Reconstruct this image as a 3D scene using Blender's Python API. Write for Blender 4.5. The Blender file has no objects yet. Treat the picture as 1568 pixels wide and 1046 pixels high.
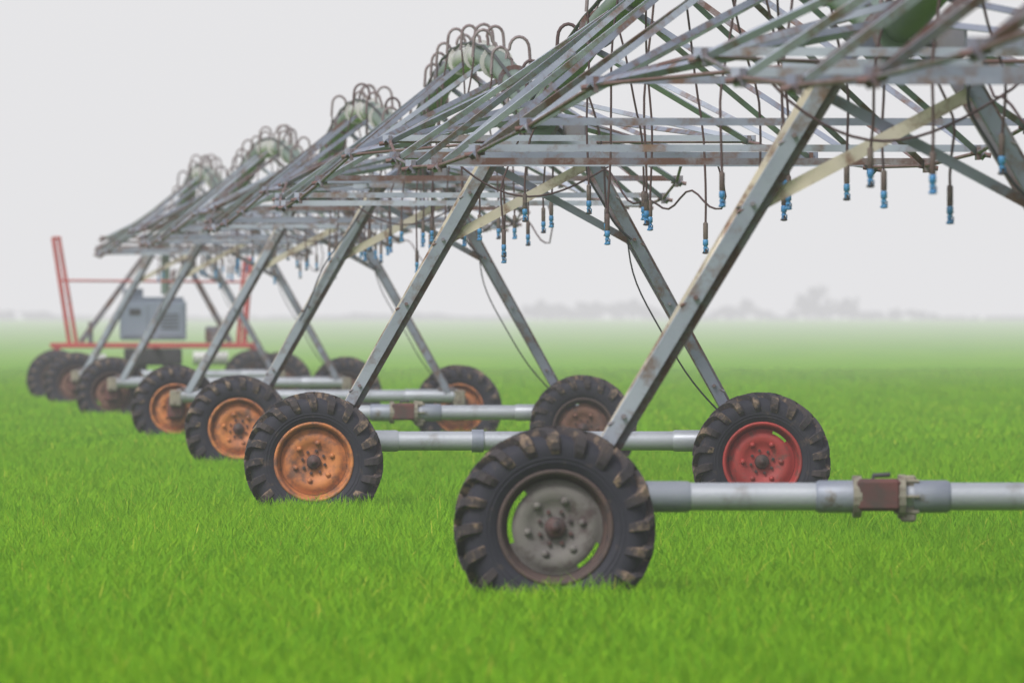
import bpy, math, random
import numpy as np
from mathutils import Vector, Matrix, noise
random.seed(7); rng=np.random.default_rng(3)
scene=bpy.context.scene
col=scene.collection
R=math.radians

# ---------------------------------------------------------------- materials
def newmat(name):
    m=bpy.data.materials.new(name); m.use_nodes=True
    nt=m.node_tree; nt.nodes.clear()
    out=nt.nodes.new('ShaderNodeOutputMaterial')
    return m,nt,out
def N(nt,t,**kw):
    n=nt.nodes.new(t)
    for k,v in kw.items(): setattr(n,k,v)
    return n
def ramp(nt,fac,stops):
    r=N(nt,'ShaderNodeValToRGB')
    els=r.color_ramp.elements
    while len(els)<len(stops): els.new(0.5)
    for e,(p,c) in zip(els,stops):
        e.position=p; e.color=(c[0],c[1],c[2],1) if not isinstance(c,(int,float)) else (c,c,c,1)
    nt.links.new(fac,r.inputs['Fac']); return r
def mixc(nt,fac,a,b):
    m=N(nt,'ShaderNodeMix',data_type='RGBA')
    for s,v in ((m.inputs[0],fac),(m.inputs[6],a),(m.inputs[7],b)):
        if isinstance(v,bpy.types.NodeSocket): nt.links.new(v,s)
        elif isinstance(v,(int,float)): s.default_value=v
        else: s.default_value=(v[0],v[1],v[2],1)
    return m.outputs[2]
def weathered(name,base,second,spot,lo=0.5,hi=0.66,scale=6,rough=0.55,metal=0.0,fine=40,bump=0.15,streak=(1,1,1)):
    m,nt,out=newmat(name)
    p=N(nt,'ShaderNodeBsdfPrincipled')
    tc=N(nt,'ShaderNodeTexCoord'); mp=N(nt,'ShaderNodeMapping'); mp.inputs['Scale'].default_value=streak
    nt.links.new(tc.outputs['Object'],mp.inputs['Vector'])
    n1=N(nt,'ShaderNodeTexNoise'); n1.inputs['Scale'].default_value=scale*0.5; n1.inputs['Detail'].default_value=5
    n2=N(nt,'ShaderNodeTexNoise'); n2.inputs['Scale'].default_value=scale; n2.inputs['Detail'].default_value=8; n2.inputs['Roughness'].default_value=0.7
    n3=N(nt,'ShaderNodeTexNoise'); n3.inputs['Scale'].default_value=fine; n3.inputs['Detail'].default_value=4
    for n in (n1,n2,n3): nt.links.new(mp.outputs[0],n.inputs['Vector'])
    r1=ramp(nt,n1.outputs['Fac'],[(0.35,0.0),(0.65,1.0)])
    c=mixc(nt,r1.outputs[0],base,second)
    r2=ramp(nt,n2.outputs['Fac'],[(lo,0.0),(hi,1.0)])
    c=mixc(nt,r2.outputs[0],c,spot)
    nt.links.new(c,p.inputs['Base Color'])
    p.inputs['Roughness'].default_value=rough; p.inputs['Metallic'].default_value=metal
    b=N(nt,'ShaderNodeBump'); b.inputs['Strength'].default_value=bump; b.inputs['Distance'].default_value=0.01
    nt.links.new(n3.outputs['Fac'],b.inputs['Height']); nt.links.new(b.outputs[0],p.inputs['Normal'])
    nt.links.new(p.outputs[0],out.inputs[0])
    return m
M_STEEL=weathered('galvanised_steel',(0.24,0.26,0.34),(0.15,0.17,0.23),(0.14,0.078,0.055),0.50,0.64,3.5,0.55,0.1)
M_STEEL2=weathered('galvanised_steel_light',(0.37,0.40,0.48),(0.24,0.265,0.34),(0.18,0.11,0.08),0.51,0.66,3,0.55,0.1)
M_STEEL3=weathered('galvanised_steel_stained',(0.13,0.13,0.17),(0.21,0.19,0.20),(0.10,0.045,0.034),0.44,0.58,4,0.6,0.1)
M_CREAM=weathered('lichen_stained_steel',(0.56,0.49,0.39),(0.42,0.38,0.33),(0.18,0.095,0.06),0.49,0.63,4,0.6,0.0)
M_PIPE=weathered('galvanised_pipe',(0.38,0.40,0.45),(0.30,0.32,0.37),(0.18,0.16,0.15),0.56,0.75,2.5,0.4,0.25)
M_WPIPE=weathered('water_pipe',(0.09,0.14,0.11),(0.14,0.19,0.16),(0.06,0.075,0.06),0.58,0.72,2,0.5,0.1)
M_WPIPE2=weathered('water_pipe_pale',(0.50,0.49,0.48),(0.38,0.38,0.38),(0.22,0.18,0.17),0.56,0.72,2,0.5,0.05)
M_ROD=weathered('rusty_rod',(0.12,0.055,0.05),(0.18,0.115,0.11),(0.22,0.21,0.23),0.62,0.75,5,0.7,0.1)
M_HOSE=weathered('drop_hose',(0.045,0.020,0.024),(0.070,0.033,0.033),(0.03,0.02,0.02),0.55,0.7,3,0.6)
M_NECK=weathered('gooseneck_pipe',(0.15,0.105,0.11),(0.23,0.19,0.20),(0.08,0.042,0.042),0.53,0.68,6,0.55,0.15)
M_WEIGHT=weathered('hose_weight',(0.08,0.05,0.045),(0.13,0.10,0.085),(0.05,0.04,0.04),0.5,0.6,20,0.7)
M_BLUE=weathered('sprinkler_plastic',(0.035,0.18,0.42),(0.05,0.22,0.42),(0.05,0.08,0.12),0.54,0.66,20,0.45)
M_BLACK=weathered('black_cable',(0.018,0.018,0.022),(0.03,0.03,0.035),(0.05,0.045,0.04),0.6,0.7,10,0.6)
M_TYRE=weathered('tyre_rubber',(0.010,0.011,0.021),(0.018,0.018,0.029),(0.09,0.06,0.045),0.56,0.75,6,0.8,0,30,0.3)
M_LUG=weathered('muddy_tyre_lug',(0.016,0.016,0.024),(0.052,0.038,0.035),(0.26,0.18,0.12),0.52,0.68,7,0.85,0,35,0.4)
M_RIMS={
 'orange':weathered('rim_orange_paint',(0.50,0.18,0.05),(0.35,0.11,0.045),(0.15,0.07,0.045),0.46,0.62,7,0.65),
 'red':weathered('rim_red_paint',(0.38,0.035,0.032),(0.27,0.03,0.028),(0.12,0.05,0.04),0.52,0.67,8,0.6),
 'grey':weathered('rim_grey_mud',(0.145,0.135,0.125),(0.11,0.10,0.10),(0.06,0.04,0.04),0.49,0.65,7,0.8),
 'brown':weathered('rim_brown_rust',(0.17,0.08,0.055),(0.12,0.06,0.045),(0.07,0.045,0.04),0.5,0.66,9,0.75),
}
M_RIMEDGE=weathered('rim_edge_rust',(0.055,0.038,0.036),(0.085,0.050,0.042),(0.03,0.025,0.028),0.5,0.65,9,0.8)
M_HUB=weathered('hub_dark',(0.08,0.03,0.028),(0.05,0.036,0.036),(0.025,0.022,0.022),0.5,0.65,15,0.7)
M_MOTOR=weathered('gearmotor_paint',(0.12,0.035,0.032),(0.07,0.032,0.030),(0.05,0.035,0.03),0.52,0.66,9,0.6)
M_CAST=weathered('cast_coupling',(0.25,0.22,0.17),(0.17,0.16,0.13),(0.10,0.07,0.05),0.52,0.66,12,0.7)
M_RED=weathered('red_frame_paint',(0.40,0.055,0.05),(0.32,0.055,0.05),(0.20,0.08,0.06),0.56,0.7,3,0.6)
M_CAB=weathered('cabinet_grey_paint',(0.18,0.205,0.27),(0.15,0.18,0.24),(0.11,0.12,0.14),0.6,0.75,2,0.5)
M_WHITE=weathered('white_paint',(0.62,0.63,0.62),(0.5,0.5,0.5),(0.3,0.28,0.25),0.6,0.75,3,0.5)
M_COLLAR=weathered('beam_collar',(0.19,0.21,0.27),(0.26,0.28,0.33),(0.12,0.10,0.08),0.57,0.7,6,0.5,0.2)

# ---------------------------------------------------------------- mesh builder
class MB:
    def __init__(s): s.v=[];s.f=[];s.m=[];s.s=[];s.mats=[]
    def mi(s,mat):
        if mat not in s.mats: s.mats.append(mat)
        return s.mats.index(mat)
    def add(s,vs,fs,mat,smooth=False):
        o=len(s.v); s.v+= [tuple(v) for v in vs]; k=s.mi(mat)
        for f in fs:
            s.f.append([i+o for i in f]); s.m.append(k); s.s.append(smooth)
    def mesh(s,name):
        me=bpy.data.meshes.new(name); me.from_pydata(s.v,[],s.f)
        for m in s.mats: me.materials.append(m)
        me.polygons.foreach_set('material_index',s.m); me.polygons.foreach_set('use_smooth',s.s)
        me.update(); return me
    def obj(s,name,parent=None,loc=(0,0,0)):
        o=bpy.data.objects.new(name,s.mesh(name)); col.objects.link(o); o.location=loc
        if parent: o.parent=parent
        return o
def frame(p0,p1,up=Vector((0,0,1))):
    d=(p1-p0).normalized()
    if abs(d.dot(up))>0.98: up=Vector((0,1,0))
    a=d.cross(up).normalized(); b=a.cross(d).normalized()
    return d,a,b
def lbeam(mb,p0,p1,s,mat,t=0.009,up=Vector((0,0,1)),flip=-1,flip2=-1):
    p0=Vector(p0);p1=Vector(p1); d,a,b=frame(p0,p1,up)
    prof=[(0,0),(s,0),(s,t),(t,t),(t,s),(0,s)]
    vs=[]
    for p in (p0,p1):
        for x,y in prof: vs.append(p+a*((x-s/2)*flip)+b*((y-s/2)*flip2))
    n=6; fs=[[i,(i+1)%n,n+(i+1)%n,n+i] for i in range(n)]+[[5,4,3,0],[3,2,1,0],[6,9,10,11],[6,7,8,9]]
    mb.add(vs,fs,mat)
def box(mb,c,sz,mat,bev=0.0):
    x,y,z=[k/2 for k in sz]; c=Vector(c)
    if bev<=0:
        vs=[c+Vector((i*x,j*y,k*z)) for k in(-1,1) for j in(-1,1) for i in(-1,1)]
        mb.add(vs,[[0,2,3,1],[4,5,7,6],[0,1,5,4],[2,6,7,3],[0,4,6,2],[1,3,7,5]],mat); return
    rings=[]
    for zz,ins in ((-z,bev),(-z+bev,0),(z-bev,0),(z,bev)):
        X=x-ins;Y=y-ins;b=bev
        rings.append([c+Vector(q) for q in ((X-b,-Y,zz),(X,-Y+b,zz),(X,Y-b,zz),(X-b,Y,zz),(-X+b,Y,zz),(-X,Y-b,zz),(-X,-Y+b,zz),(-X+b,-Y,zz))])
    vs=[v for r in rings for v in r]; fs=[]
    for k in range(3):
        for i in range(8): fs.append([k*8+i,k*8+(i+1)%8,k*8+8+(i+1)%8,k*8+8+i])
    fs.append(list(range(7,-1,-1))); fs.append(list(range(24,32)))
    mb.add(vs,fs,mat)
def tube(mb,pts,r,mat,n=8,caps=True,smooth=True):
    pts=[Vector(p) for p in pts]; vs=[];fs=[]; pa=None
    for i,p in enumerate(pts):
        d=(pts[min(i+1,len(pts)-1)]-pts[max(i-1,0)]).normalized()
        if pa is None:
            up=Vector((0,0,1)) if abs(d.z)<0.95 else Vector((1,0,0)); a=d.cross(up).normalized()
        else: a=(pa-d*pa.dot(d)).normalized()
        pa=a; b=d.cross(a); rr=r[i] if isinstance(r,(list,tuple)) else r
        for k in range(n):
            t=2*math.pi*k/n; vs.append(p+a*math.cos(t)*rr+b*math.sin(t)*rr)
    for i in range(len(pts)-1):
        for k in range(n):
            k2=(k+1)%n; fs.append([i*n+k,i*n+k2,(i+1)*n+k2,(i+1)*n+k])
    mb.add(vs,fs,mat,smooth)
    if caps:
        mb.add(vs[:n],[list(range(n-1,-1,-1))],mat); mb.add(vs[-n:],[list(range(n))],mat)
def lathe(mb,prof,n,mat,smooth=True,center=(0,0,0)):
    vs=[];fs=[]; cx,cy,cz=center
    for r,y in prof:
        for k in range(n):
            t=2*math.pi*k/n; vs.append((cx+r*math.cos(t),cy+y,cz+r*math.sin(t)))
    for i in range(len(prof)-1):
        for k in range(n):
            k2=(k+1)%n; fs.append([i*n+k,(i+1)*n+k,(i+1)*n+k2,i*n+k2])
    mb.add(vs,fs,mat,smooth)
def empty(name,loc=(0,0,0),rz=0):
    e=bpy.data.objects.new(name,None); col.objects.link(e); e.location=loc; e.rotation_euler=(0,0,rz); e.empty_display_size=0.3
    return e

# ---------------------------------------------------------------- wheel
def make_tyre():
    mb=MB()
    half=[(0.325,0.115),(0.345,0.140),(0.385,0.158),(0.43,0.168),(0.475,0.168),(0.515,0.152),(0.538,0.12),(0.548,0.07),(0.552,0.0)]
    prof=[(r,-y) for r,y in half]+[(r,y) for r,y in half[-2::-1]]
    lathe(mb,prof,72,M_TYRE)
    for k in range(2): # sidewall ribs
        rr=0.385+0.025*k
        for sgn in(-1,1):
            yy=[0.158,0.164][k]
            lathe(mb,[(rr-0.005,sgn*yy),(rr,sgn*(yy+0.005)),(rr+0.005,sgn*yy)],72,M_TYRE)
    path=[(0.0,0.550,0.048,0.22),(0.06,0.547,0.050,0.13),(0.115,0.536,0.052,0.05),(0.145,0.520,0.050,0.01),(0.162,0.492,0.040,0.0),(0.168,0.462,0.026,-0.01),(0.167,0.432,0.006,-0.02)]
    nl=20
    for sgn in (-1,1):
        for k in range(nl):
            ph=2*math.pi*(k+(0.5 if sgn>0 else 0))/nl
            vs=[];fs=[]
            jw=random.uniform(0.88,1.15); jh=random.uniform(.84,1.04)
            for i,(y,r,h,da) in enumerate(path):
                if i==0: nr,ny=1,0
                else:
                    q=path[i-1]; w=path[min(i+1,len(path)-1)]
                    ty=w[0]-q[0]; tr=w[1]-q[1]; L=math.hypot(ty,tr); nr,ny=ty/L,-tr/L
                wb=0.046*jw; wt=0.030*jw
                for (w,hh) in ((-wb,-0.012),(-wt,h*jh),(wt,h*jh),(wb,-0.012)):
                    rr=r+nr*hh; yy=(y+ny*hh)*sgn; a=ph+da+w/0.57
                    vs.append((rr*math.cos(a),yy,rr*math.sin(a)))
            for i in range(len(path)-1):
                for q in range(3): 
                    f=[i*4+q,i*4+q+1,i*4+4+q+1,i*4+4+q]
                    fs.append(f if sgn>0 else f[::-1])
            fs.append([0,1,2,3]); e=(len(path)-1)*4; fs.append([e+3,e+2,e+1,e])
            mb.add(vs,fs,M_LUG)
    return mb.mesh('tyre')
def make_rim(c):
    mb=MB(); mat=M_RIMS[c]
    edge=M_RIMEDGE if c in('grey','brown') else mat
    lathe(mb,[(0.330,-0.118),(0.345,-0.132),(0.340,-0.146),(0.325,-0.148),(0.312,-0.135),(0.306,-0.10),(0.300,-0.055),(0.282,-0.045),(0.280,0.04),(0.300,0.06),(0.31,0.12),(0.34,0.14),(0.33,0.115)],64,edge)
    n=72
    slots={'grey':[(24,38),(58,66)],'red':[(8,14)],'orange':[],'brown':[(20,26),(56,62)]}[c]
    prof=[(0.282,-0.052),(0.255,-0.062),(0.238,-0.078),(0.20,-0.083),(0.16,-0.07),(0.135,-0.052),(0.10,-0.05),(0.0,-0.05)]
    for thick in (0,0.008):
        vs=[];fs=[]
        for r,y in prof:
            for k in range(n):
                t=2*math.pi*k/n; vs.append((r*math.cos(t),y+thick,r*math.sin(t)))
        for i in range(len(prof)-1):
            for k in range(n):
                if i==0 and any(a<=k<b for a,b in slots): continue
                k2=(k+1)%n; fs.append([i*n+k,(i+1)*n+k,(i+1)*n+k2,i*n+k2])
        mb.add(vs,fs,mat,True)
    lathe(mb,[(0.062,-0.048),(0.062,-0.085),(0.05,-0.098),(0.028,-0.10),(0.026,-0.115),(0.0,-0.117)],20,M_HUB)
    for k in range(8):
        a=2*math.pi*(k+.3)/8; lathe(mb,[(0.013,-0.045),(0.013,-0.072),(0.0,-0.073)],6,M_HUB,False,(0.098*math.cos(a),0,0.098*math.sin(a)))
    for k in range(6):
        a=2*math.pi*(k)/6; lathe(mb,[(0.024,-0.07),(0.02,-0.092),(0.0,-0.095)],10,mat,True,(0.165*math.cos(a),0,0.165*math.sin(a)))
    return mb.mesh('wheel_rim')
TYRE=make_tyre(); RIM={c:make_rim(c) for c in M_RIMS}
def wheel(parent,x,y,c,rotz=0,z=0.6,ra=None):
    a=random.uniform(0,6.28)
    if ra is None: ra=a
    for nm,me,an in (('tyre',TYRE,a),('wheel_rim',RIM[c],ra)):
        o=bpy.data.objects.new(nm,me); col.objects.link(o); o.parent=parent; o.location=(x,y,z); o.rotation_euler=(0,an,rotz)

# ---------------------------------------------------------------- towers
FPX=21450.0
T=[ # X, Y, left rim, right rim, beam side, motor, half wheelbase
 (4.60,46.0,'brown','brown',1,False,1.95),
 (2.25,82.5,'grey','brown',1,True,2.0),
 (0.22,120.0,'orange','red',1,False,1.92),
 (-1.13,156.0,'orange','brown',1,True,1.92),
 (-2.65,190.0,'orange','orange',-1,False,1.92),
 (-4.65,230.0,'brown','brown',-1,False,1.92),
 (-6.25,262.0,'brown','brown',-1,False,1.92)]
RZ=R(2.6)
ZP=3.5
def tower(i):
    X,Y,cl,cr,side,motor,wb=T[i]
    e=empty('irrigation_drive_tower',(X,Y,0),RZ)
    yb=0.36*side; zb=0.775
    wheel(e,-wb,0,cl,random.uniform(-.03,.03),ra=R(-10) if i==1 else None); wheel(e,wb,0,cr,random.uniform(-.04,.04),ra=0)
    mb=MB()
    ext=wb
    tube(mb,[(-ext,yb,zb),(ext,yb,zb)],0.082,M_PIPE,24)
    for x in (-1.30,1.30):
        s=1 if x>0 else -1
        tube(mb,[(x-s*0.12,yb,zb),(x-s*.10,yb,zb),(x+s*0.6,yb,zb)],[0.083,0.092,0.092],M_COLLAR if i==1 else M_PIPE,24)
    if motor:
        tube(mb,[(-.44,yb,zb),(-.42,yb,zb),(-.20,yb,zb)],[0.083,0.096,0.096],M_COLLAR,20)
        tube(mb,[(.14,yb,zb),(.34,yb,zb),(.36,yb,zb)],[0.096,0.096,0.083],M_COLLAR,20)
        box(mb,(-.07,yb,zb+.01),(0.26,0.24,0.19),M_MOTOR,0.02)
        tube(mb,[(-.22,yb,zb),(-.17,yb,zb)],0.125,M_CAST,16,smooth=False)
        tube(mb,[(.05,yb,zb),(.09,yb,zb)],0.13,M_CAST,16,smooth=False)
        box(mb,(.11,yb,zb-.10),(0.09,0.11,0.10),M_CAST,0.012)
        box(mb,(.11,yb,zb+.09),(0.09,0.11,0.07),M_CAST,0.012)
        for a in range(6):
            an=a*math.pi/3; tube(mb,[(.03,yb+.105*math.cos(an),zb+.105*math.sin(an)),(.17,yb+.105*math.cos(an),zb+.105*math.sin(an))],0.012,M_CAST,6)
        tube(mb,[(-.1,yb-.05,zb+.1),(-.1,yb-.05,zb+.125),(.0,yb-.05,zb+.13)],0.014,M_BLACK,8)
    elif i==2:
        tube(mb,[(-.55,yb,zb),(-.45,yb,zb)],0.098,M_COLLAR,20)
    # hub gearboxes
    for x in (-wb,wb):
        box(mb,(x,0.20*side,0.62),(0.22,0.22,0.30),M_MOTOR,0.03)
        tube(mb,[(x,-0.03,0.6),(x,0.2*side,0.6)],0.06,M_HUB,14)
        box(mb,(x,yb,zb-.03),(0.16,0.19,0.22),M_CAST,0.02)
    # legs
    topx=0.36; topz=3.32
    lx=wb-.16
    for s in (-1,1):
        for q in (-1,1):
            mat=M_STEEL2 if q<0 else M_CREAM
            if s>0: mat=M_STEEL if q<0 else M_STEEL3
            p0=(s*lx,yb+q*0.05,zb+0.05); p1=(s*topx,yb*0.3+q*0.48,topz)
            lbeam(mb,p0,p1,0.085 if q<0 else 0.08,mat,0.011,Vector((0,-1,0)),flip=1,flip2=-1)
            if q<0: # darker angle added along the leg, for its flange's brown other face
                o=Vector((.062,.03,-.03)); lbeam(mb,Vector(p0)+o,Vector(p1)+o,0.05,M_STEEL3,0.009,Vector((0,-1,0)),flip=1,flip2=-1)
        box(mb,(s*(lx-.02),yb,zb+.10),(0.22,0.16,0.05),M_STEEL3)
    lf=lambda s,q,z:Vector((s*(lx+(topx-lx)*(z-zb-.05)/(topz-zb-.05)),yb+q*0.05+(yb*0.3+q*0.48-yb-q*.05)*(z-zb-.05)/(topz-zb-.05),z))
    for q in (-1,1):
        off=Vector((0,0.06*q*-1,0))
        m1,m2=(M_CREAM,M_STEEL)
        if q<0:
            lbeam(mb,lf(-1,q,2.46)+off,lf(1,q,3.16)+off,0.08,m1,0.009,Vector((0,-1,0)))
            lbeam(mb,lf(1,q,2.46)+off*2.6,lf(-1,q,3.16)+off*2.6,0.065,m2,0.009,Vector((0,-1,0)))
        # top crossbars, at leg top and a bit higher
        y=yb*0.3+q*0.50
        lbeam(mb,(-0.62,y,3.31),(0.62,y,3.31),0.07,M_STEEL2)
        lbeam(mb,(-0.38,y,3.30),(-0.09,y*.5,3.50),0.06,M_STEEL)
        lbeam(mb,(0.38,y,3.30),(0.09,y*.5,3.50),0.06,M_STEEL)
    for s in (-1,1):
        lbeam(mb,(s*.46,yb*.3-.55,3.25),(s*.46,yb*.3+.55,3.25),0.07,M_STEEL3)
        a=lf(s,-1,2.46);b=lf(s,1,2.46); lbeam(mb,a,b,0.06,M_STEEL3)
        a=lf(s,-1,1.7);b=lf(s,1,2.46); lbeam(mb,a,b,0.045,M_CREAM)
        for z in (1.25,1.95,2.5,2.9):
            p=lf(s,-1,z); tube(mb,[p+Vector((0,-.07,0)),p+Vector((0,.03,0))],0.016,M_STEEL3,6)
            tube(mb,[p+Vector((-s*.06,-.02,0.02)),p+Vector((s*.09,-.02,-0.05))],0.012,M_STEEL3,6)
    # pipe joint at tower + control box
    tube(mb,[(0.0,-0.55,ZP),(0,0.55,ZP)],0.135,M_WPIPE,20)
    for yy in (-.5,-.15,.15,.5): tube(mb,[(0,yy-.02,ZP),(0,yy+.02,ZP)],0.165,M_STEEL3,18,smooth=False)
    box(mb,(0.30,-.35,3.45),(0.20,0.16,0.20),M_STEEL3,0.02)
    # cables on leg
    def cable(z0,z1,s,amp,q=-1,off=0.06,r=0.011):
        pts=[]
        for k in range(17):
            t=k/16; z=z0+(z1-z0)*t; p=lf(s,q,z); pts.append(p+Vector((-s*(off+amp*math.sin(math.pi*t)+.02*math.sin(9*t)),-.08,0)))
        tube(mb,pts,r,M_BLACK,6)
    cable(2.5,1.0,1,0.16 if i in (1,2,3) else 0.08,r=.008)
    cable(3.2,2.5,1,0.10,off=0.02)
    if i>1 and i%2: cable(3.1,1.8,-1,-0.05,off=-.03,r=.008)
    pts=[]
    for k in range(17):
        t=k/16; pts.append((-0.75+1.5*t,yb*.3-.6,3.2-.30*math.sin(math.pi*t)**.8-.05*math.sin(5*t)))
    tube(mb,pts,0.010,M_HOSE,6)
    # outrigger hose with loops on the right side of the truss
    pts=[(.5,-.5,3.25)]
    for k in range(1,22):
        t=k/21; pts.append((.5+.95*t,-.5-1.6*t,3.0-.30*t+.10*math.sin(7*t+i)+.05*math.sin(19*t)))
    pts+= [(1.48,-2.2,2.85),(1.45,-2.2,3.0),(1.38,-2.3,3.2)]
    tube(mb,pts,0.009,M_HOSE,6)
    mb.obj('tower_frame',e)
for i in range(len(T)): tower(i)

# ---------------------------------------------------------------- spans
NP=8
def span(i,j):
    A=Vector((T[i][0],T[i][1],0)); B=Vector((T[j][0],T[j][1],0))
    e=empty('irrigation_truss_span',A,math.atan2(-(B-A).x,(B-A).y))
    L=(B-A).length; mb=MB()
    zp=lambda t:ZP+0.88*4*t*(1-t)
    P=lambda t:Vector((0,L*t,zp(t)))
    def node(t,s):
        u=(2*t-1)**2
        return Vector((s*(1.76-0.50*u),L*t,2.93+0.62*u))
    tube(mb,[P(.5/L+k/24*(1-1/L)) for k in range(25)],0.115,M_WPIPE,20)
    tube(mb,[P(.36+k/8*.16) for k in range(9)],0.122,M_WPIPE2,20)
    for k in range(1,8):
        t=k/8+.02; tube(mb,[P(t-.0008),P(t+.0008)],0.155,M_WPIPE2 if k in(2,3,4) else M_STEEL3,16,smooth=False)
    mats=[M_STEEL,M_STEEL2,M_STEEL,M_STEEL3,M_STEEL2]
    for k in range(1,NP):
        t=k/NP
        for s in (-1,1):
            n=node(t,s)
            for d in (-.5,.5):
                q=P(t+d/NP)+Vector((s*.07,0,-.05))
                ex=(n-q).normalized()*0.07
                lbeam(mb,n+ex,q,0.043,random.choice(mats),0.007,Vector((s,0,1)).normalized(),flip=s)
            box(mb,n,(0.03,0.16,0.10),M_STEEL3)
            tube(mb,[n+Vector((s*-.05,0,-.0)),n+Vector((s*.09,0,-.02))],0.02,M_ROD,6)
        ex=Vector((0.06,0,0)); a=node(t,-1);b=node(t,1)
        lbeam(mb,a-ex+Vector((0,.03,.03)),b+ex+Vector((0,.03,.03)),0.050,random.choice(mats),0.007)
    for s in (-1,1):
        pts=[Vector((s*.46,.3,3.33))]+[node(k/NP,s) for k in range(1,NP)]+[Vector((s*.46,L-.3,3.33))]
        for k in range(len(pts)-1):
            tube(mb,[pts[k],pts[k+1]],0.014,M_ROD if (k+i)%3 else M_STEEL3,6)
        for t0,tn in ((0.0,1/NP),(1.0,1-1/NP)):
            n=node(tn,s); y=.5 if t0==0 else L-.5
            lbeam(mb,n,(s*.10,y,ZP+.05),0.045,M_STEEL,0.008,Vector((s,0,1)).normalized(),flip=s)
    # cable along pipe
    tube(mb,[P(k/24*.98+.01)+Vector((-.09,0,.12+.01*math.sin(k*3))) for k in range(25)],0.016,M_BLACK,6)
    mb.obj('truss_frame',e)
    # goosenecks, drops, sprinklers
    mg=MB(); nd=17
    for k in range(nd):
        t=(k+.55+random.uniform(-.12,.12))/nd; y=L*t; s=1 if k%2 else -1
        s=s if random.random()>.1 else -s
        base=P(t)+Vector((0,0,.10)); r=random.uniform(.070,.098); lean=random.uniform(-.05,.05)
        pts=[base,base+Vector((lean*.3,0,.08))]
        for a in range(0,9):
            an=math.pi*a/8
            pts.append(base+Vector((s*(r-r*math.cos(an))+lean,random.uniform(-.004,.004),.10+r*1.25*math.sin(an))))
        x1=pts[-1].x
        xe=s*random.uniform(.14,.42)
        pts.append(Vector((x1+s*.01,y,base.z-.05)))
        tube(mg,pts,0.0145,M_NECK if random.random()>.3 else M_HOSE,8)
        ze=random.uniform(2.50,2.66) if random.random()>.25 else random.uniform(2.30,2.5)
        z0=pts[-1].z; hp=[]
        ph=random.uniform(0,6); amp=random.uniform(.01,.035)
        for a in range(13):
            u=a/12; hp.append(Vector((x1+(xe-x1)*min(1,u*1.6)+amp*math.sin(ph+5*u)*math.sin(math.pi*u),y+.03*math.sin(ph+4*u)*u,z0+(ze+.2-z0)*u)))
        tube(mg,hp,0.0095,M_HOSE,6)
        b=hp[-1]
        tube(mg,[b+Vector((0,0,.03)),b+Vector((0,0,.02)),b+Vector((0,0,-.09)),b+Vector((0,0,-.10))],[.012,.019,.019,.014],M_WEIGHT,10)
        tube(mg,[b+Vector((0,0,z)) for z in (-.095,-.103,-.14,-.145,-.165)],[.014,.021,.021,.013,.021],M_BLUE,10)
        for an in (0,2.1,4.2):
            o=Vector((.019*math.cos(an),.019*math.sin(an),0)); tube(mg,[b+o+Vector((0,0,-.16)),b+o+Vector((0,0,-.19))],.005,M_BLUE,5)
        tube(mg,[b+Vector((0,0,z)) for z in (-.165,-.188,-.20,-.205)],[.008,.02,.027,.010],M_BLACK if random.random()>.5 else M_BLUE,10)
    mg.obj('sprinkler_drops',e)
for i in range(len(T)-1): span(i,i+1)

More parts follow.
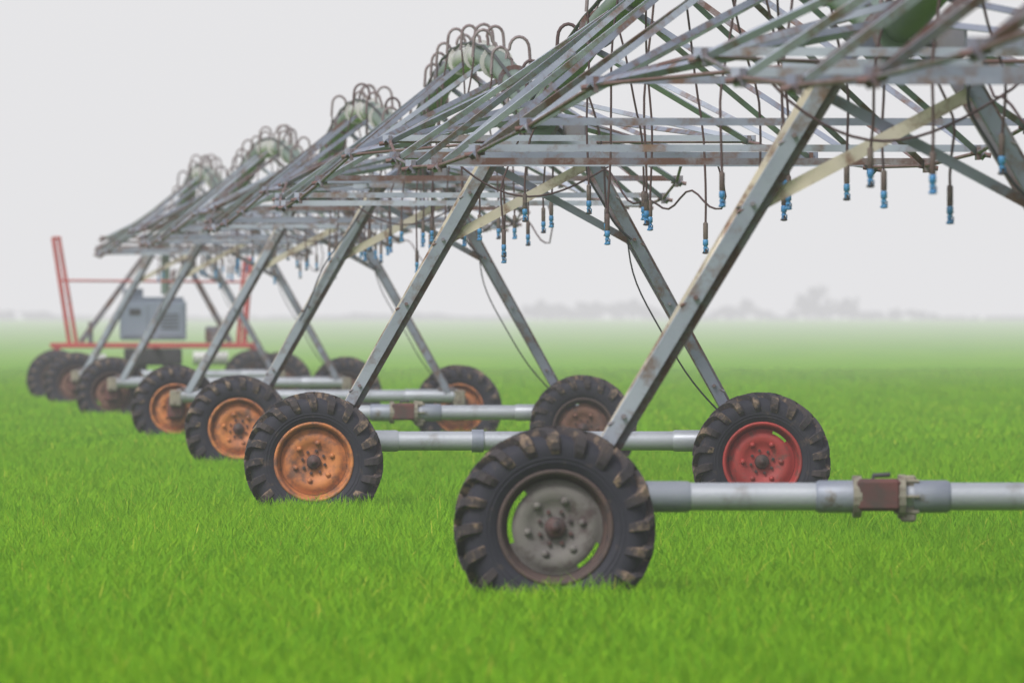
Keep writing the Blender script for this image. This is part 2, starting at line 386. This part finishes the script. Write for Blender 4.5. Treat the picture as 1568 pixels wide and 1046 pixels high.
# ---------------------------------------------------------------- end cart
def cart():
    e=empty('irrigation_power_cart',(-7.15,281,0),RZ)
    for x in (-1.98,1.98):
        wheel(e,x,-0.9,'brown'); wheel(e,x,1.3,'brown')
    mb=MB()
    for y in (-.6,1.0):
        box(mb,(0,y,1.28),(4.2,0.10,0.10),M_RED,0.01)
    for x in (-1.95,0,1.95): box(mb,(x,.2,1.26),(0.12,1.48,0.08),M_RED,0.01)
    for x in (-1.98,1.98):
        box(mb,(x,.2,0.85),(0.14,2.3,0.12),M_RED,0.01)
        for y in (-.6,1.0): box(mb,(x,y,1.05),(0.12,.12,.34),M_RED)
        for y in (-.9,1.3):
            tube(mb,[(x,y,.6),(x,y+.25,.6)],.07,M_HUB,12); box(mb,(x,y+.25,.7),(.18,.14,.35),M_MOTOR,.02)
    # inclined posts
    for y in (-.6,1.0):
        tube(mb,[(-1.72,y,1.3),(-2.05,y,3.45)],.035,M_RED,10)
        tube(mb,[(-1.58,y,1.3),(-1.93,y,3.40)],.03,M_RED,10)
        tube(mb,[(-2.06,y,3.43),(-1.90,y,3.43)],.03,M_RED,8)
        tube(mb,[(1.78,y,1.3),(1.92,y,3.05)],.035,M_RED,10)
        tube(mb,[(1.66,y,1.3),(1.80,y,3.05)],.025,M_RED,10)
    tube(mb,[(-1.90,-.6,2.58),(1.88,-.6,2.55)],.022,M_RED,10)
    tube(mb,[(-1.90,1.0,2.58),(1.88,1.0,2.55)],.022,M_RED,10)
    mb.obj('cart_frame',e)
    mc=MB()
    box(mc,(-.05,.1,1.78),(1.32,.95,.78),M_CAB,.03)
    box(mc,(-.05,.1,2.21),(1.22,.85,.08),M_CAB,.02)
    box(mc,(-.42,-.385,1.78),(.50,.02,.62),M_CAB,.006); box(mc,(.28,-.385,1.78),(.50,.02,.62),M_CAB,.006)
    for k in range(5): box(mc,(.28,-.40,1.62+.07*k),(.36,.02,.02),M_BLACK)
    box(mc,(-.42,-.40,1.95),(.22,.02,.12),M_BLACK)
    tube(mc,[(.35,.1,2.2),(.35,.1,2.75),(.40,.1,2.8)],.04,M_ROD,10)
    box(mc,(-.45,.1,2.33),(.4,.5,.18),M_CAB,.02)
    mc.obj('generator_cabinet',e)
    md=MB()
    box(md,(-.05,.1,1.05),(1.15,.8,.34),M_BLACK,.03)
    tube(md,[(-1.5,-.2,.95),(-1.0,-.2,.95)],.16,M_WHITE,14); tube(md,[(.75,-.2,1.02),(1.45,-.2,1.02)],.14,M_WHITE,14)
    tube(md,[(-1.3,.3,1.3),(-1.3,.3,1.75)],.05,M_STEEL3,10); box(md,(1.15,.1,1.5),(.3,.3,.32),M_STEEL3,.03)
    box(md,(-.3,.1,.80),(.25,.5,.2),M_BLACK,.02); box(md,(.25,.1,.78),(.2,.5,.24),M_BLACK,.02)
    md.obj('undercarriage',e)
    # riser from last tower to the cart
    mr=MB()
    tube(mr,[(0.9,-18.2,3.5),(0.6,-10,3.75),(.3,-2,3.5),(.2,0,3.3),(.2,.1,2.9),(.2,.1,2.3)],.09,M_WPIPE,14)
    for y in (-.6,.8):
        for s in (-1,1): lbeam(mr,(s*1.5,y,1.35),(.2+s*.15,y*.5,3.45),.08,M_STEEL3)
    mr.obj('feed_pipe',e)
cart()

# ---------------------------------------------------------------- crop field
def crop_material(name,blade):
    m,nt,out=newmat(name)
    geo=N(nt,'ShaderNodeNewGeometry')
    mp=N(nt,'ShaderNodeMapping'); mp.inputs['Scale'].default_value=(0.35,0.06,1)
    nt.links.new(geo.outputs['Position'],mp.inputs['Vector'])
    n1=N(nt,'ShaderNodeTexNoise'); n1.inputs['Scale'].default_value=1.0; n1.inputs['Detail'].default_value=4
    nt.links.new(mp.outputs[0],n1.inputs['Vector'])
    n2=N(nt,'ShaderNodeTexNoise'); n2.inputs['Scale'].default_value=1.6; n2.inputs['Detail'].default_value=4
    nt.links.new(geo.outputs['Position'],n2.inputs['Vector'])
    g1=ramp(nt,n1.outputs['Fac'],[(0.3,0.0),(0.7,1.0)])
    c=mixc(nt,g1.outputs[0],(0.125,0.340,0.009),(0.260,0.465,0.010))
    g2=ramp(nt,n2.outputs['Fac'],[(0.35,0.0),(0.7,1.0)])
    c=mixc(nt,g2.outputs[0],c,(0.20,0.43,0.010))
    if blade:
        at=N(nt,'ShaderNodeAttribute',attribute_name='rnd'); hg=N(nt,'ShaderNodeAttribute',attribute_name='hgt')
        r=ramp(nt,at.outputs['Fac'],[(0.0,(0.085,0.28,0.010)),(0.35,(0.17,0.41,0.012)),(0.75,(0.28,0.51,0.016)),(0.95,(0.42,0.59,0.03)),(1.0,(0.75,0.66,0.10))])
        c=mixc(nt,0.6,c,r.outputs[0])
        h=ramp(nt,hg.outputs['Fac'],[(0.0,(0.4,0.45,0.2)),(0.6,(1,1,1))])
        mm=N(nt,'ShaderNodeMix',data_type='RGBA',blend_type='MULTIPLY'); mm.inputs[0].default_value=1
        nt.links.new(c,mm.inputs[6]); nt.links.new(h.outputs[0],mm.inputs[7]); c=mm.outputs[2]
        p=N(nt,'ShaderNodeBsdfPrincipled'); p.inputs['Roughness'].default_value=0.6; p.inputs['Specular IOR Level'].default_value=0.12
        nt.links.new(c,p.inputs['Base Color'])
        tr=N(nt,'ShaderNodeBsdfTranslucent'); nt.links.new(c,tr.inputs['Color'])
        mx=N(nt,'ShaderNodeMixShader'); mx.inputs[0].default_value=0.45
        nt.links.new(p.outputs[0],mx.inputs[1]); nt.links.new(tr.outputs[0],mx.inputs[2]); nt.links.new(mx.outputs[0],out.inputs[0])
    else:
        p=N(nt,'ShaderNodeBsdfPrincipled'); p.inputs['Roughness'].default_value=1; p.inputs['Specular IOR Level'].default_value=0.0
        mm=N(nt,'ShaderNodeMix',data_type='RGBA',blend_type='MULTIPLY'); mm.inputs[0].default_value=1
        nt.links.new(c,mm.inputs[6]); mm.inputs[7].default_value=(0.68,0.72,1.0,1)
        nt.links.new(mm.outputs[2],p.inputs['Base Color']); nt.links.new(p.outputs[0],out.inputs[0])
    return m
M_GR=crop_material('wheat_blades',True); M_FIELD=crop_material('field_canopy',False)
xs=[-20000,-6000,-1500,-300,-60,0,60,300,1500,6000,20000]
ys=[-3000,-200,0,100,300,400,440,700,1000,1400,2000,2600,4000,8000,20000,45000]
zs={700:.27,1000:.45,1400:.9,2000:1.55,2600:1.6,4000:1.6,8000:1.6,20000:1.6,45000:1.6}   # land rises very gently towards the horizon
gv=[(x,y,0.0 if y<=400 else zs.get(y,0.25)) for y in ys for x in xs]; nx=len(xs)
gf=[[j*nx+i,j*nx+i+1,(j+1)*nx+i+1,(j+1)*nx+i] for j in range(len(ys)-1) for i in range(nx-1)]
g=MB(); g.add(gv,gf,M_FIELD,True); g.obj('ground')

def patch(seed,S=4.0,dens=118,wk0=0.95):
    rs=np.random.default_rng(seed)
    npl=int(dens*S*S); nb=6
    px=rs.uniform(-S/2,S/2,npl); py=rs.uniform(-S/2,S/2,npl)
    ps=np.array([0.92+0.14*noise.noise(Vector((x*1.7,y*1.7,seed*9.1)))+0.20*noise.noise(Vector((x*8,y*8,seed*3.3))) for x,y in zip(px,py)])
    n=npl*nb
    bx=np.repeat(px,nb)+rs.normal(0,.012,n); by=np.repeat(py,nb)+rs.normal(0,.012,n)
    h=np.repeat(ps,nb)*rs.uniform(.74,1.03,n)*0.355
    az=rs.uniform(0,2*np.pi,n); lean=rs.uniform(.04,.24,n)*h/.3; face=az+np.pi/2+rs.normal(0,.5,n)
    w=rs.uniform(.0035,.006,n)*wk0
    ts=np.array([0,.45,.8,1.0]); ws=np.array([.8,1.0,.7,0.05])
    V=np.zeros((n,8,3))
    droop=rs.uniform(0,.9,n)
    for k,(t,wk) in enumerate(zip(ts,ws)):
        cx=bx+np.cos(az)*lean*t**2; cy=by+np.sin(az)*lean*t**2; cz=h*(t-droop*t**4*.38)
        for q,sg in enumerate((-1,1)):
            V[:,k*2+q,0]=cx+sg*np.cos(face)*w*wk; V[:,k*2+q,1]=cy+sg*np.sin(face)*w*wk; V[:,k*2+q,2]=cz
    base=(np.arange(n)*8)[:,None,None]
    q=np.array([[0,1,3,2],[2,3,5,4],[4,5,7,6]])[None]
    F=(base+q).reshape(-1,4)
    me=bpy.data.meshes.new('wheat_patch'); me.vertices.add(n*8); me.vertices.foreach_set('co',V.ravel())
    me.loops.add(F.size); me.loops.foreach_set('vertex_index',F.ravel().astype(np.int32))
    me.polygons.add(len(F)); me.polygons.foreach_set('loop_start',(np.arange(len(F))*4).astype(np.int32))
    me.update(calc_edges=True)
    a=me.attributes.new('rnd','FLOAT','POINT'); rr=np.clip(np.repeat(rs.uniform(0,.5,npl),nb)+rs.uniform(0,.5,n),0,.97)
    rr[rs.uniform(0,1,n)<.014]=1.0
    a.data.foreach_set('value',np.repeat(rr,8).astype(np.float32))
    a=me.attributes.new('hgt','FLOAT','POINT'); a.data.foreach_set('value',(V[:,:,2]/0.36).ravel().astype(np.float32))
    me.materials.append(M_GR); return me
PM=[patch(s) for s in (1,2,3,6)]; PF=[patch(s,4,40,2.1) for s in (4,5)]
wg=empty('wheat_grass')
y=36.0; cnt=0
while y<430:
    hw=0.0366*y+4.5; k=int(math.ceil(hw/4-.4))
    for i in range(-k,k+1):
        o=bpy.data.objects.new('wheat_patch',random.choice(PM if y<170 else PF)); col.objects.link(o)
        o.parent=wg; o.location=(i*4,y,0); o.rotation_euler=(0,0,random.choice((0,1,2,3))*math.pi/2); cnt+=1
        o.scale=(1,1,random.uniform(.96,1.04))
    y+=4
print('patches',cnt)

# ---------------------------------------------------------------- distant trees
def treeline():
    m,nt,out=newmat('distant_foliage')
    p=N(nt,'ShaderNodeBsdfPrincipled'); geo=N(nt,'ShaderNodeNewGeometry'); n1=N(nt,'ShaderNodeTexNoise'); n1.inputs['Scale'].default_value=.6
    nt.links.new(geo.outputs['Position'],n1.inputs['Vector']); r=ramp(nt,n1.outputs['Fac'],[(.35,(.03,.035,.045)),(.65,(.07,.08,.08))])
    nt.links.new(r.outputs[0],p.inputs['Base Color']); p.inputs['Roughness'].default_value=1; nt.links.new(p.outputs[0],out.inputs[0])
    mbk=weathered('distant_bark',(.06,.05,.04),(.08,.07,.06),(.05,.04,.03),scale=1)
    mb=MB(); D=2050; s=D/FPX; G=1.5
    def tree(px,hpx,wpx,yo):
        x=(px-784)*s; h=hpx*s; w=wpx*s*.5
        tube(mb,[(x,D+yo,G-.1),(x+w*.1,D+yo,G+h*.3),(x-w*.05,D+yo,G+h*.75)],[w*.10+.04,w*.06+.03,.02],mbk,6)
        for q in range(5):
            a=random.uniform(0,6.28); tube(mb,[(x,D+yo,G+h*.3),(x+math.cos(a)*w*.7,D+yo+math.sin(a)*w*.7,G+h*random.uniform(.5,.9))],[w*.05+.02,.01],mbk,4)
        cl=[(random.gauss(0,.42)*w,random.gauss(0,.4)*w,h*random.uniform(.2,.88),random.uniform(.2,.45)) for _ in range(11)]
        for cx,cy,cz,cr in cl:
            for _ in range(60):
                d=Vector((random.gauss(0,1),random.gauss(0,1),random.gauss(0,.8))).normalized()*random.random()**.4*cr
                c=Vector((x+cx+d.x*w,D+yo+cy+d.y*w,G+max(.05,cz+d.z*h*.45)))
                u=Vector((random.gauss(0,1),random.gauss(0,1),random.gauss(0,1))).normalized(); v=u.orthogonal().normalized(); r=random.uniform(.12,.26)
                mb.add([c-u*r-v*r*.6,c+u*r-v*r*.5,c+u*r*.6+v*r,c-u*r*.7+v*r*.7],[[0,1,2,3]],m)
    px=-500
    while px<2300:
        big=0
        for c,wd,hh in ((900,95,22),(830,30,30),(980,40,26),(1135,38,27),(1240,24,50),(1285,32,34),(1350,70,12),(600,90,6),(30,60,10),(-200,100,20),(1750,90,26),(2050,60,30)):
            big=max(big,hh*math.exp(-((px-c)/wd)**4))
        hp=5+big*random.uniform(.6,1.08)
        tree(px,hp,random.uniform(18,34)*(.7+.010*hp),random.uniform(-30,30)); px+=random.uniform(8,15)
    mb.obj('distant_tree_line')
treeline()

# ---------------------------------------------------------------- haze: thin mist near, a denser bank beyond the machine
def mist(y0,y1,K,name):
    m,nt,out=newmat(name); ab=N(nt,'ShaderNodeVolumeAbsorption'); ab.inputs['Color'].default_value=(0,0,0,1); ab.inputs['Density'].default_value=K
    em=N(nt,'ShaderNodeEmission'); em.inputs['Color'].default_value=(0.815,0.812,0.828,1); em.inputs['Strength'].default_value=K  # emission gives the mist its own glow, standing in for scattered daylight
    ad=N(nt,'ShaderNodeAddShader'); nt.links.new(ab.outputs[0],ad.inputs[0]); nt.links.new(em.outputs[0],ad.inputs[1]); nt.links.new(ad.outputs[0],out.inputs['Volume'])
    h=MB(); box(h,(0,(y0+y1)/2,58),(6000,y1-y0,124),m); h.obj('morning_mist')
mist(-200,300,0.00034,'mist_thin')
mist(300.4,4200,0.00080,'mist_bank')

# ---------------------------------------------------------------- light
w=bpy.data.worlds.new('World'); scene.world=w; w.use_nodes=True; nt=w.node_tree; nt.nodes.clear()
sky=nt.nodes.new('ShaderNodeTexSky'); sky.sky_type='NISHITA'; sky.sun_disc=False
EL,AZ=R(48),R(-150)   # azimuth measured from +Y clockwise
sky.sun_elevation=EL; sky.sun_rotation=AZ; sky.dust_density=4; sky.air_density=1.2; sky.ozone_density=1
hs=nt.nodes.new('ShaderNodeHueSaturation'); hs.inputs['Saturation'].default_value=0.35
bg=nt.nodes.new('ShaderNodeBackground'); bg.inputs['Strength'].default_value=0.15
wo=nt.nodes.new('ShaderNodeOutputWorld')
nt.links.new(sky.outputs[0],hs.inputs['Color']); nt.links.new(hs.outputs[0],bg.inputs['Color']); nt.links.new(bg.outputs[0],wo.inputs[0])
sl=bpy.data.lights.new('sun','SUN'); sl.energy=2.4; sl.angle=R(14); sl.color=(1,.98,.95)
so=bpy.data.objects.new('sun',sl); col.objects.link(so)
sd=Vector((math.sin(AZ)*math.cos(EL),math.cos(AZ)*math.cos(EL),math.sin(EL)))
so.rotation_euler=sd.to_track_quat('Z','Y').to_euler(); so.location=(0,0,50)

# ---------------------------------------------------------------- camera
cd=bpy.data.cameras.new('camera'); cam=bpy.data.objects.new('camera',cd); col.objects.link(cam); scene.camera=cam
cd.sensor_width=36; cd.lens=36*FPX/1568; cd.clip_start=1; cd.clip_end=80000
cam.location=(0,0,1.83); cam.rotation_euler=(R(90)-math.atan(36/FPX),0,0)
cd.dof.use_dof=True; cd.dof.focus_distance=110; cd.dof.aperture_fstop=7.1
scene.view_settings.view_transform='Standard'; scene.view_settings.look='None'; scene.view_settings.exposure=0
